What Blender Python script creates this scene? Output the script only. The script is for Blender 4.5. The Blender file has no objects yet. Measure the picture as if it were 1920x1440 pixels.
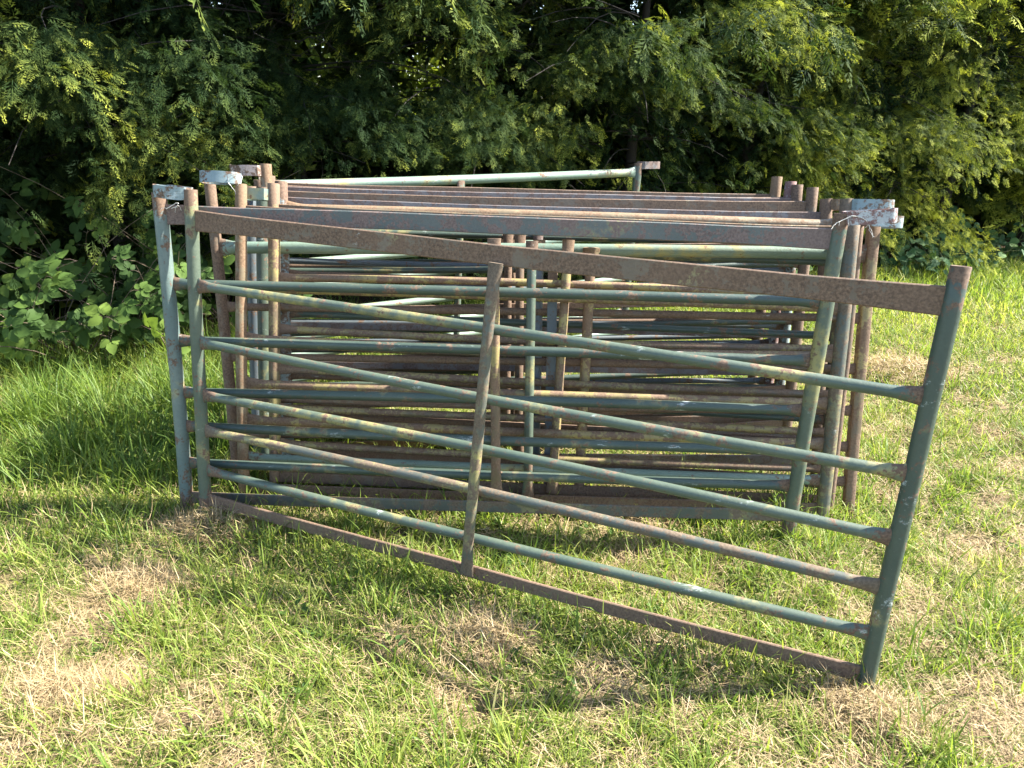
import bpy, math
import numpy as np
from mathutils import Matrix, Vector

C = bpy.context.scene.collection
sc = bpy.context.scene
RNG = np.random.default_rng(7)
R = math.radians

# ------------------------------------------------------------------ camera
CF, CP, CR, CH = 1343.3, 0.35930, 0.02018, 1.5341     # focal length in px of a 1920 px wide frame, pitch, roll, height
_cp, _sp, _cr, _sr = math.cos(CP), math.sin(CP), math.cos(CR), math.sin(CR)
_right = Vector((1, 0, 0)); _up = Vector((0, _sp, _cp)); _fwd = Vector((0, _cp, -_sp))
_r2 = _right * _cr + _up * _sr
_u2 = _right * -_sr + _up * _cr
cam = bpy.data.cameras.new('camera'); camo = bpy.data.objects.new('camera', cam); C.objects.link(camo)
cam.sensor_width = 36; cam.lens = CF / 1920 * 36; cam.clip_start = .05; cam.clip_end = 1500
M4 = Matrix.Identity(4)
for i in range(3):
    M4[i][0] = _r2[i]; M4[i][1] = _u2[i]; M4[i][2] = -_fwd[i]
M4[2][3] = CH
camo.matrix_world = M4
sc.camera = camo

# ------------------------------------------------------------------ light
SUN_AZ, SUN_EL = R(10), R(46)                         # azimuth from +x towards +y
sdir = Vector((math.cos(SUN_EL) * math.cos(SUN_AZ), math.cos(SUN_EL) * math.sin(SUN_AZ), math.sin(SUN_EL)))
w = bpy.data.worlds.new('World'); sc.world = w; w.use_nodes = True
nt = w.node_tree; nt.nodes.clear()
sky = nt.nodes.new('ShaderNodeTexSky'); sky.sky_type = 'NISHITA'; sky.sun_disc = False
sky.sun_elevation = SUN_EL; sky.sun_rotation = math.atan2(sdir.x, sdir.y)
bg = nt.nodes.new('ShaderNodeBackground'); bg.inputs['Strength'].default_value = .10
wo = nt.nodes.new('ShaderNodeOutputWorld')
nt.links.new(sky.outputs[0], bg.inputs[0]); nt.links.new(bg.outputs[0], wo.inputs[0])
sl = bpy.data.lights.new('sun', 'SUN'); sl.energy = 5.0; sl.angle = R(.53); sl.color = (1, .955, .87)
slo = bpy.data.objects.new('sun', sl); C.objects.link(slo)
slo.rotation_euler = sdir.to_track_quat('Z', 'Y').to_euler()
sc.view_settings.view_transform = 'Standard'; sc.view_settings.look = 'None'
sc.view_settings.exposure = 2.32; sc.view_settings.gamma = 1; sc.view_settings.use_curve_mapping = False
sc.cycles.max_bounces = 7; sc.cycles.transparent_max_bounces = 4
sc.cycles.use_denoising = True

# ------------------------------------------------------------------ helpers
def at_ray(px, py):
    a = (px - 960); b = (py - 720)
    x = (a * _cr + b * _sr) / CF; y = -(-a * _sr + b * _cr) / CF
    return _right * x + _up * y + _fwd
def on_ground(px, py):
    d = at_ray(px, py); t = -CH / d.z
    return Vector((d.x * t, d.y * t, 0))

def tag(o, label=None, cat=None, group=None, kind=None):
    if label: o['label'] = label
    if cat: o['category'] = cat
    if group: o['group'] = group
    if kind: o['kind'] = kind
    return o
def empty(name, loc):
    o = bpy.data.objects.new(name, None); C.objects.link(o); o.location = loc
    o.empty_display_size = .1
    return o
def link(name, me, mat=None, parent=None, loc=None):
    if mat and not me.materials: me.materials.append(mat)
    o = bpy.data.objects.new(name, me); C.objects.link(o)
    if parent: o.parent = parent
    if loc is not None: o.location = loc
    return o
def np_mesh(name, V, F, attrs=None, smooth=False):
    """V (n,3); F list of (m,k) integer arrays, k = 3 or 4"""
    me = bpy.data.meshes.new(name)
    V = np.asarray(V, np.float32)
    F = [np.asarray(f, np.int32) for f in F if len(f)]
    me.vertices.add(len(V)); me.vertices.foreach_set('co', V.ravel())
    loops = np.concatenate([f.ravel() for f in F])
    sizes = np.concatenate([np.full(len(f), f.shape[1], np.int32) for f in F])
    starts = np.concatenate([[0], np.cumsum(sizes)[:-1]]).astype(np.int32)
    me.loops.add(len(loops)); me.loops.foreach_set('vertex_index', loops)
    me.polygons.add(len(sizes)); me.polygons.foreach_set('loop_start', starts)
    me.polygons.foreach_set('loop_total', sizes)
    me.polygons.foreach_set('use_smooth', np.full(len(sizes), smooth))
    for k, v in (attrs or {}).items():
        a = me.attributes.new(k, 'FLOAT', 'POINT'); a.data.foreach_set('value', np.asarray(v, np.float32))
    me.update(calc_edges=True)
    return me

def vnoise(x, y, seed=0):
    """smooth value noise 0..1"""
    xi = np.floor(x).astype(np.int64); yi = np.floor(y).astype(np.int64)
    xf = x - xi; yf = y - yi
    xf = xf * xf * (3 - 2 * xf); yf = yf * yf * (3 - 2 * yf)
    def h(a, b):
        n = (a * 374761393 + b * 668265263 + seed * 1442695041) & 0x7fffffff
        n = ((n ^ (n >> 13)) * 1274126177) & 0x7fffffff
        return ((n ^ (n >> 16)) & 0xffff) / 65535.0
    return (h(xi, yi) * (1 - xf) + h(xi + 1, yi) * xf) * (1 - yf) + (h(xi, yi + 1) * (1 - xf) + h(xi + 1, yi + 1) * xf) * yf
def hgt(x, y):
    x = np.asarray(x, float); y = np.asarray(y, float)
    near = np.exp(-((x / 14) ** 2 + ((y - 4) / 14) ** 2))
    return ((vnoise(x * 1.7, y * 1.7, 1) - .5) * .055 + (vnoise(x * 5.5, y * 5.5, 2) - .5) * .03 + (vnoise(x * 14, y * 14, 3) - .5) * .012) * near - .012
def green_at(x, y):
    """1 = green growth, 0 = bare patch of dry clippings"""
    n = .10 * vnoise(x * 1.7 + 3, y * 2.1 + 1, 11) + .36 * vnoise(x * 6.2, y * 8.2, 12) + .54 * vnoise(x * 14, y * 17, 13)
    n = n + .16 * np.clip((y - 4.6) / 2, 0, 1) + .14 * np.exp(-((x + 1.9) / .9) ** 2 - ((y - 3.3) / .8) ** 2) \
          + .10 * np.exp(-((x + .55) / .55) ** 2 - ((y - 2.05) / .45) ** 2) - .05 * np.exp(-((x + 1.35) / .45) ** 2 - ((y - 2.1) / .35) ** 2)
    n = n - .07 * np.clip((2.0 - y) / .5, 0, 1) - .05 * np.exp(-((x - 1.9) / .8) ** 2 - ((y - 2.9) / .9) ** 2)
    for hx, hy, hr in CLUMPS:
        n = n - .11 * np.exp(-((x - hx) ** 2 + (y - hy) ** 2) / (hr * 1.1) ** 2)
    return np.clip((n - .22) / .30, 0, 1)
_c = [on_ground(400, 985), on_ground(905, 1190), on_ground(1640, 1335), on_ground(1690, 700), on_ground(120, 1300), on_ground(250, 1105)]
CLUMPS = [(_c[0].x, _c[0].y, .20), (_c[1].x, _c[1].y, .16), (_c[2].x, _c[2].y, .15), (_c[3].x, _c[3].y, .34), (_c[4].x, _c[4].y, .17), (_c[5].x, _c[5].y, .18)]

# hedge line: front foot of the foliage
HP = np.array([-3.3, 4.75]); HD = np.array([.921, .389]); HN = np.array([-.389, .921])
def hedge_side(x, y):                                  # distance behind the hedge's front line
    return (x - HP[0]) * HN[0] + (y - HP[1]) * HN[1]

# ------------------------------------------------------------------ materials
def new_mat(name):
    m = bpy.data.materials.new(name); m.use_nodes = True
    t = m.node_tree; t.nodes.clear()
    return m, t
def N(t, typ, **kw):
    n = t.nodes.new(typ)
    for k, v in kw.items():
        if k.startswith('i_'): n.inputs[k[2:].replace('_', ' ')].default_value = v
        else: setattr(n, k, v)
    return n
def ramp(t, src, stops, interp='LINEAR'):
    r = N(t, 'ShaderNodeValToRGB'); cr = r.color_ramp; cr.interpolation = interp
    while len(cr.elements) > 1: cr.elements.remove(cr.elements[-1])
    cr.elements[0].position = stops[0][0]; cr.elements[0].color = (*stops[0][1], 1)
    for p, c in stops[1:]:
        e = cr.elements.new(p); e.color = (*c, 1)
    t.links.new(src, r.inputs[0]); return r.outputs[0]
def mapr(t, src, a, b, c=0., d=1.):
    m = N(t, 'ShaderNodeMapRange', clamp=True)
    m.inputs[1].default_value = a; m.inputs[2].default_value = b; m.inputs[3].default_value = c; m.inputs[4].default_value = d
    t.links.new(src, m.inputs[0]); return m.outputs[0]
def mixc(t, fac, a, b, mode='MIX'):
    m = N(t, 'ShaderNodeMix', data_type='RGBA', blend_type=mode)
    for s, v in ((m.inputs[0], fac), (m.inputs[6], a), (m.inputs[7], b)):
        if hasattr(v, 'is_linked'): t.links.new(v, s)
        elif isinstance(v, (int, float)): s.default_value = v
        else: s.default_value = (*v, 1)
    return m.outputs[2]
def noise(t, vec, scale, detail=4, rough=.55):
    n = N(t, 'ShaderNodeTexNoise'); n.inputs['Scale'].default_value = scale; n.inputs['Detail'].default_value = detail
    n.inputs['Roughness'].default_value = rough; t.links.new(vec, n.inputs['Vector']); return n.outputs[0]
def finish(t, shader):
    o = N(t, 'ShaderNodeOutputMaterial'); t.links.new(shader, o.inputs[0])

def leaf_mat(name, stops, attr='rnd', trans=.3, tcol=1.35, rough=.55, spec=.3, extra=None):
    m, t = new_mat(name)
    a = N(t, 'ShaderNodeAttribute', attribute_name=attr)
    col = ramp(t, a.outputs['Fac'], stops)
    if extra: col = extra(t, col)
    p = N(t, 'ShaderNodeBsdfPrincipled'); p.inputs['Roughness'].default_value = rough
    p.inputs['Specular IOR Level'].default_value = spec
    t.links.new(col, p.inputs['Base Color'])
    tr = N(t, 'ShaderNodeBsdfTranslucent')
    tc = mixc(t, 1., col, (tcol, tcol * 1.0, tcol * .55), 'MULTIPLY')
    t.links.new(tc, tr.inputs[0])
    mx = N(t, 'ShaderNodeMixShader'); mx.inputs[0].default_value = trans
    t.links.new(p.outputs[0], mx.inputs[1]); t.links.new(tr.outputs[0], mx.inputs[2])
    finish(t, mx.outputs[0]); return m

def metal(name, base, base2, rust=.4, algae=.2, chips=.1, algae_col=(.30, .26, .09), rust_col=((.075, .046, .031), (.175, .112, .072)), chip_col=(.55, .60, .58)):
    """weathered painted steel: paint, rust showing through it, thin algae, small chips"""
    m, t = new_mat(name)
    tc = N(t, 'ShaderNodeTexCoord'); oi = N(t, 'ShaderNodeObjectInfo')
    sc_ = N(t, 'ShaderNodeVectorMath', operation='SCALE'); sc_.inputs[3].default_value = 23.
    cmb = N(t, 'ShaderNodeCombineXYZ')
    t.links.new(oi.outputs['Random'], cmb.inputs[0]); t.links.new(oi.outputs['Random'], cmb.inputs[1])
    t.links.new(cmb.outputs[0], sc_.inputs[0])
    ad = N(t, 'ShaderNodeVectorMath', operation='ADD'); t.links.new(tc.outputs['Object'], ad.inputs[0]); t.links.new(sc_.outputs[0], ad.inputs[1])
    v = ad.outputs[0]
    big = noise(t, v, 3.2, 3); mid = noise(t, v, 16, 5, .6); fine = noise(t, v, 90, 4, .6); spk = noise(t, v, 125, 4, .6)
    col = mixc(t, mapr(t, big, .35, .65), base, base2)
    col = mixc(t, mapr(t, fine, .3, .7, 0, .35), col, tuple(c * .6 for c in base))
    # algae and lichen film
    am = N(t, 'ShaderNodeMath', operation='ADD'); t.links.new(big, am.inputs[0]); 
    f2 = N(t, 'ShaderNodeMath', operation='MULTIPLY'); t.links.new(mid, f2.inputs[0]); f2.inputs[1].default_value = .7
    t.links.new(f2.outputs[0], am.inputs[1])
    col = mixc(t, mapr(t, am.outputs[0], 1.08 - algae * .5, 1.22 - algae * .5, 0, .75), col, algae_col)
    # rust
    rm = N(t, 'ShaderNodeMath', operation='MULTIPLY_ADD'); t.links.new(fine, rm.inputs[0]); rm.inputs[1].default_value = .55
    t.links.new(mid, rm.inputs[2])
    th = 1.03 - rust * .52
    wr = N(t, 'ShaderNodeAttribute', attribute_name='wear')
    rw = N(t, 'ShaderNodeMath', operation='MULTIPLY_ADD'); t.links.new(wr.outputs['Fac'], rw.inputs[0]); rw.inputs[1].default_value = .30; t.links.new(rm.outputs[0], rw.inputs[2])
    rmask = mapr(t, rw.outputs[0], th - .03, th + .05)
    rc = mixc(t, mapr(t, spk, .35, .68), rust_col[0], rust_col[1])
    rc = mixc(t, mapr(t, big, .4, .62, 0, .45), rc, tuple(.5 * (a + b) * 1.15 for a, b in zip(*rust_col)))
    col = mixc(t, rmask, col, rc)
    # chips and bird marks
    mp = N(t, 'ShaderNodeMapping'); mp.inputs['Scale'].default_value = (.35, 1., 1.); t.links.new(v, mp.inputs[0])
    cn = noise(t, mp.outputs[0], 30, 6, .78); cl = noise(t, v, 5, 2, .5)
    cs = N(t, 'ShaderNodeMath', operation='MULTIPLY_ADD'); t.links.new(cl, cs.inputs[0]); cs.inputs[1].default_value = .55; t.links.new(cn, cs.inputs[2])
    col = mixc(t, mapr(t, cs.outputs[0], 1.02 - chips * .32, 1.10 - chips * .32, 0, .6), col, chip_col)
    p = N(t, 'ShaderNodeBsdfPrincipled'); t.links.new(col, p.inputs['Base Color'])
    t.links.new(mapr(t, rmask, 0, 1, .42, .85), p.inputs['Roughness'])
    p.inputs['Specular IOR Level'].default_value = .45
    b = N(t, 'ShaderNodeBump'); b.inputs['Strength'].default_value = .5; b.inputs['Distance'].default_value = .0025
    t.links.new(rm.outputs[0], b.inputs['Height']); t.links.new(b.outputs[0], p.inputs['Normal'])
    finish(t, p.outputs[0]); return m

MT = {
 'green':   metal('green_paint',      (.062, .088, .066), (.105, .128, .090), .30, .36, .24),
 'dgreen':  metal('dark_green_paint', (.040, .062, .050), (.066, .088, .066), .28, .22, .30),
 'pgreen':  metal('pale_green_paint', (.135, .195, .155), (.185, .235, .18), .22, .28, .14),
 'greenrust': metal('rusty_green_paint', (0.073, 0.084, 0.070), (0.104, 0.104, 0.082), .50, .5, .14, rust_col=((.080, .058, .038), (.165, .122, .082))),
 'rust':    metal('brown_rust',       (.118, .086, .058), (.150, .112, .076), .66, .3, .10, rust_col=((.080, .050, .033), (.195, .125, .080))),
 'ochre':   metal('ochre_lichened_rust', (0.132, 0.096, 0.060), (0.163, 0.135, 0.070), .55, .75, .06, algae_col=(.31, .25, .09), rust_col=((.11, .068, .042), (.21, .14, .09))),
 'mauve':   metal('mauve_rust',       (.125, .112, .110), (.165, .150, .145), .50, .1, .12, rust_col=((.085, .058, .048), (.175, .125, .105))),
 'orange':  metal('orange_rust',      (.165, .125, .075), (.215, .165, .10), .55, .4, .06, algae_col=(.33, .27, .14), rust_col=((.115, .070, .038), (.225, .145, .085))),
 'white':   metal('chipped_white_paint', (.30, .32, .33), (.43, .44, .44), .50, .2, .25, rust_col=((.12, .06, .055), (.22, .13, .11))),
 'bluewhite': metal('chipped_blue_white_paint', (.16, .22, .23), (.28, .33, .33), .48, .2, .35),
 'paleblue': metal('pale_blue_green_paint', (.10, .145, .135), (.15, .19, .17), .32, .2, .14),
 'slategreen': metal('worn_grey_green_paint', (0.081, 0.095, 0.089), (0.113, 0.121, 0.110), .50, .2, .10, rust_col=((.10, .07, .06), (.20, .145, .125))),
 'slate':   metal('slate_blue_paint', (0.077, 0.097, 0.111), (0.122, 0.142, 0.149), .30, .1, .10),
 'lichen':  metal('grey_lichened_rust', (.30, .23, .20), (.40, .33, .28), .5, .4, .38, algae_col=(.42, .30, .16)),
}
def ground_mat():
    m, t = new_mat('soil_and_thatch')
    tc = N(t, 'ShaderNodeTexCoord'); v = tc.outputs['Object']
    g = N(t, 'ShaderNodeAttribute', attribute_name='green')
    f = noise(t, v, 45, 6, .65); f2 = noise(t, v, 160, 3, .6)
    thatch = mixc(t, mapr(t, f, .3, .7), (.06, .042, .024), (.22, .16, .09))
    thatch = mixc(t, mapr(t, f2, .4, .75, 0, .6), thatch, (.36, .26, .16))
    turf = mixc(t, mapr(t, f, .3, .7), (.035, .045, .014), (.11, .12, .035))
    col = mixc(t, mapr(t, g.outputs['Fac'], .15, .85), thatch, turf)
    litter = mixc(t, mapr(t, f, .3, .7), (.035, .022, .014), (.10, .062, .04))
    lt = N(t, 'ShaderNodeAttribute', attribute_name='litter')
    col = mixc(t, lt.outputs['Fac'], col, litter)
    p = N(t, 'ShaderNodeBsdfPrincipled'); p.inputs['Roughness'].default_value = .95; p.inputs['Specular IOR Level'].default_value = .1
    t.links.new(col, p.inputs['Base Color'])
    b = N(t, 'ShaderNodeBump'); b.inputs['Strength'].default_value = .8; b.inputs['Distance'].default_value = .02
    t.links.new(f, b.inputs['Height']); t.links.new(b.outputs[0], p.inputs['Normal'])
    finish(t, p.outputs[0]); return m
GRASS = leaf_mat('grass_blade', [(0, (.070, .125, .024)), (.3, (.125, .190, .034)), (.6, (.215, .265, .050)), (.82, (.30, .31, .09)), (1, (.46, .40, .20))], trans=.42, tcol=1.5, rough=.5, spec=.25)
STRAW = leaf_mat('dry_straw', [(0, (.13, .085, .045)), (.35, (.29, .21, .11)), (.75, (.42, .32, .175)), (1, (.55, .46, .29))], trans=.2, tcol=1.1, rough=.6)
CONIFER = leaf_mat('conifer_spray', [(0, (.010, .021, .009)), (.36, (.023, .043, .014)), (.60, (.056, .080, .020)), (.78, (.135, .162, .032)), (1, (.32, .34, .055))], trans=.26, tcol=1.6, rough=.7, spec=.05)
BRAMBLE = leaf_mat('bramble_leaf', [(0, (.034, .066, .020)), (.5, (.060, .108, .026)), (.85, (.088, .145, .032)), (1, (.14, .205, .04))], trans=.35, tcol=1.5, rough=.6, spec=.12)
NETTLE = leaf_mat('nettle_leaf', [(0, (.04, .085, .038)), (.6, (.065, .13, .052)), (1, (.10, .17, .055))], trans=.3, tcol=1.4, rough=.65, spec=.1)
HAZEL = leaf_mat('hazel_leaf', [(0, (.08, .12, .015)), (1, (.17, .20, .03))], trans=.4, tcol=1.5)
def bark_mat(name, a, b):
    m, t = new_mat(name)
    tc = N(t, 'ShaderNodeTexCoord'); f = noise(t, tc.outputs['Object'], 22, 5, .65)
    p = N(t, 'ShaderNodeBsdfPrincipled'); p.inputs['Roughness'].default_value = .9
    t.links.new(mixc(t, mapr(t, f, .3, .7), a, b), p.inputs['Base Color'])
    bm = N(t, 'ShaderNodeBump'); bm.inputs['Distance'].default_value = .01; t.links.new(f, bm.inputs['Height']); t.links.new(bm.outputs[0], p.inputs['Normal'])
    finish(t, p.outputs[0]); return m
BARK = bark_mat('conifer_bark', (.014, .011, .009), (.036, .028, .023))
CANE = bark_mat('dry_cane', (.10, .07, .048), (.21, .16, .11))
STEM = bark_mat('green_stem', (.07, .10, .035), (.14, .16, .06))
TWINE = bark_mat('pale_twine', (.5, .47, .42), (.75, .72, .66))

# ------------------------------------------------------------------ ground
def axis(lo, hi, step, far):
    a = list(np.arange(lo, hi + 1e-6, step)); d = step; x = hi
    while x < far: d *= 1.5; x += d; a.append(x)
    d = step; x = lo
    while x > -far: d *= 1.5; x -= d; a.insert(0, x)
    return np.array(a)
gx = axis(-6, 8.5, .07, 500); gy = axis(.4, 10, .06, 500)
X, Y = np.meshgrid(gx, gy); nx, ny = len(gx), len(gy)
V = np.stack([X, Y, hgt(X, Y)], -1).reshape(-1, 3)
i = np.arange(nx * ny).reshape(ny, nx)
F = np.stack([i[:-1, :-1], i[:-1, 1:], i[1:, 1:], i[1:, :-1]], -1).reshape(-1, 4)
hs = hedge_side(X, Y)
lit = (np.clip((hs + .25) / .5, 0, 1) * (1 - np.clip((hs - 3.2) / .5, 0, 1))).ravel()
go = link('ground', np_mesh('ground', V, [F], {'green': green_at(X, Y).ravel(), 'litter': lit}, True), ground_mat())
tag(go, 'uneven ground of dry thatch and turf in front of the hedge', 'ground', kind='structure')

# ------------------------------------------------------------------ hurdles
PL = {
 'A': (-1.2377, 2.5405, .0175, -.3731, .1033, -.0217), 'B': (-1.3342, 2.5994, -.0093, -.0808, .0935, -.0027),
 'C': (-1.1544, 2.6998, .0080, -.0631, .2128, -.0171), 'D': (-1.0717, 2.7637, .0167, -.0628, .2066, -.0178),
 'J': (-1.1340, 2.8179, .0220, -.0627, .2047, -.0130), 'H': (-1.1149, 2.8757, .0007, -.0625, .2031, .0083),
 'G': (-1.0876, 2.9335, -.0001, -.0026, .2034, .0047), 'F4': (-1.0343, 3.0858, .0027, .0908, .1275, .0010),
 'F3': (-1.1011, 3.1438, .0310, .0908, .1265, -.0082), 'F2': (-1.1136, 3.2017, .0122, .0908, .1270, -.0021),
 'F1': (-1.1311, 3.2700, .0014, .1101, .1190, -.0016), 'E': (-1.2104, 3.4172, -.0065, .5970, .0526, -.0087)}
class Plane:
    def __init__(s, k):
        x, y, z, yaw, lean, sl = PL[k]
        s.o = Vector((x, y, z))
        s.u = Vector((math.cos(yaw) * math.cos(sl), math.sin(yaw) * math.cos(sl), math.sin(sl)))
        nr = Vector((-math.sin(yaw), math.cos(yaw), 0))
        v0 = s.u.cross(nr)
        v0 = v0.normalized() if v0.z > 0 else -v0.normalized()
        s.v = (v0 * math.cos(lean) + nr * math.sin(lean)).normalized()
        s.n = s.u.cross(s.v).normalized()
        if s.n.y > 0: s.n = -s.n                        # towards the viewer
    def at(s, px, py):
        d = at_ray(px, py); c = Vector((0, 0, CH))
        return c + d * ((s.o - c).dot(s.n) / d.dot(s.n))

def sweep(pts, sec, frames, closed_ends=True):
    """pts list of Vector, sec list of (k,2) arrays, frames (a,b) axes"""
    n = len(pts); k = len(sec[0]); V = []; F = []
    for i in range(n):
        a, b = frames
        for q in sec[i]: V.append(tuple(pts[i] + a * float(q[0]) + b * float(q[1])))
    for i in range(n - 1):
        for j in range(k):
            F.append((i * k + j, i * k + (j + 1) % k, (i + 1) * k + (j + 1) % k, (i + 1) * k + j))
    if closed_ends:
        F.append(tuple(range(k - 1, -1, -1))); F.append(tuple((n - 1) * k + j for j in range(k)))
    return V, F
def py_mesh(name, V, F, smooth=True, sharp_deg=42):
    me = bpy.data.meshes.new(name); me.from_pydata(V, [], F); me.update()
    q = np.array(V); ax = int(np.argmax(np.ptp(q, axis=0))); c = q[:, ax]          # rust gathers at ends and welds
    e = np.minimum(c - c.min(), c.max() - c)
    a = me.attributes.new('wear', 'FLOAT', 'POINT'); a.data.foreach_set('value', (np.clip(1 - e / .085, 0, 1) * (np.ptp(q[:, ax]) > .5)).astype(np.float32))
    if smooth:
        me.polygons.foreach_set('use_smooth', [True] * len(me.polygons))
        me.set_sharp_from_angle(angle=R(sharp_deg))
    return me
def circ(r, k=12, sx=1., sy=1.):
    a = np.arange(k) / k * 2 * math.pi
    return np.stack([np.cos(a) * r * sx, np.sin(a) * r * sy], -1)
def rrect(wd, ht, bv):
    a, b = wd / 2, ht / 2
    return np.array([(a, -b + bv), (a, b - bv), (a - bv, b), (-a + bv, b), (-a, b - bv), (-a, -b + bv), (-a + bv, -b), (a - bv, -b)])
def bowed(p0, p1, n, nrm, vup, amp, rng):
    """a slightly bent and dented length of steel"""
    b1, b2 = rng.normal(0, amp), rng.normal(0, amp * .7); ph = rng.uniform(0, 6)
    out = []
    for i in range(n):
        s = i / (n - 1)
        off = nrm * (b1 * math.sin(math.pi * s)) + vup * (b2 * math.sin(math.pi * s) + amp * .25 * math.sin(3 * math.pi * s + ph) * math.sin(math.pi * s))
        out.append(p0.lerp(p1, s) + off)
    return out
def tube_rail(name, p0, p1, r, P, mat, root, rng, flat_end=.10, amp=.007):
    L = (p1 - p0).length; d = (p1 - p0).normalized(); vv = d.cross(P.n); vv = vv if vv.z > 0 else -vv
    ss = sorted(set([0, .012, .03, flat_end * .45, flat_end * .75, flat_end] + list(np.linspace(flat_end, L - flat_end, 9)) + [L - flat_end * .75, L - flat_end * .45, L - .03, L - .012, L]))
    b1, b2 = rng.normal(0, amp), rng.normal(0, amp * .7)
    pts, sec = [], []
    for s in ss:
        q = s / L
        pts.append(p0 + d * s + P.n * (b1 * math.sin(math.pi * q)) + vv * (b2 * math.sin(math.pi * q)))
        e = min(s, L - s) / flat_end
        f = max(0, 1 - e); f = f * f * (3 - 2 * f)
        c = circ(r, 12, 1 - .68 * f, 1 + .58 * f)
        if min(s, L - s) < .014: c = c * (1.10 + rng.uniform(0, .22, (12, 1)))       # lumpy weld
        sec.append(c)
    V, F = sweep(pts, sec, (P.n, vv))
    V = [tuple(Vector(v) - root.location) for v in V]
    return link(name, py_mesh(name, V, F), mat, root)
def flat_rail(name, p0, p1, wd, ht, P, mat, root, rng, amp=.004, flare=1.12):
    amp *= 1.5
    d = (p1 - p0).normalized(); vv = d.cross(P.n); vv = vv if vv.z > 0 else -vv
    n = 15; pts = bowed(p0, p1, n, P.n, vv, amp, rng)
    sec = []
    for i in range(n):
        e = min(i, n - 1 - i); k = flare if e == 0 else (1 + (flare - 1) * .4 if e == 1 else 1.)
        j = rng.normal(0, .0006)
        sec.append(rrect(wd, ht * k + j, min(wd, ht) * .22))
    V, F = sweep(pts, sec, (P.n, vv))
    V = [tuple(Vector(v) - root.location) for v in V]
    return link(name, py_mesh(name, V, F, True, 30), mat, root)
def pipe_post(name, p0, p1, r, P, mat, root, rng, square=False, amp=.004, k=16):
    """p0 foot, p1 top: hollow open top with a rim"""
    d = (p1 - p0).normalized(); a = d.cross(P.n).normalized(); b = P.n
    n = 12; pts = bowed(p0, p1, n, b, a, amp, rng)
    S = (lambda q: rrect(2 * q, 2 * q, q * .18)) if square else (lambda q: circ(q, k))
    sec = [S(r * (1 + rng.normal(0, .012))) for _ in range(n)]
    pts += [p1 + d * .0015, p1 - d * .001, p1 - d * .03]; sec += [S(r * .97), S(r * .80), S(r * .78)]
    V, F = sweep(pts, sec, (a, b))
    V = [tuple(Vector(v) - root.location) for v in V]
    return link(name, py_mesh(name, V, F, True, 50), mat, root)
def strap_loop(name, c, out, P, up, L, hw, ht, th, mat, root, rng, tilt=0.):
    """closed flat strap, long in direction `out`, standing on edge: c = centre of the post it is welded to"""
    out = (out + up * tilt).normalized(); side = up.cross(out).normalized(); upn = out.cross(side).normalized()
    path = []
    for t_ in np.linspace(-90, 90, 9): path.append((L - hw + hw * math.cos(R(t_)), hw * math.sin(R(t_))))
    path.append((L * .5, hw * 1.03)); path.append((0.012, hw * .96)); path.append((-.004, hw * .5)); path.append((-.004, -hw * .5)); path.append((.012, -hw * .96)); path.append((L * .5, -hw * 1.03))
    n = len(path); V = []; F = []
    for i, (x, y) in enumerate(path):
        x0, y0 = path[i - 1]; x1, y1 = path[(i + 1) % n]
        tx, ty = x1 - x0, y1 - y0; l = math.hypot(tx, ty); nx_, ny_ = ty / l, -tx / l
        w_ = rng.normal(0, .001)
        for (q, z) in ((th / 2, -ht / 2), (th / 2, ht / 2), (-th / 2, ht / 2), (-th / 2, -ht / 2)):
            p = c + out * (x + nx_ * q) + side * (y + ny_ * q + w_) + upn * (z + w_)
            V.append(tuple(p - root.location))
    for i in range(n):
        j = (i + 1) % n
        for q in range(4): F.append((i * 4 + q, i * 4 + (q + 1) % 4, j * 4 + (q + 1) % 4, j * 4 + q))
    return link(name, py_mesh(name, V, F, True, 40), mat, root)

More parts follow.
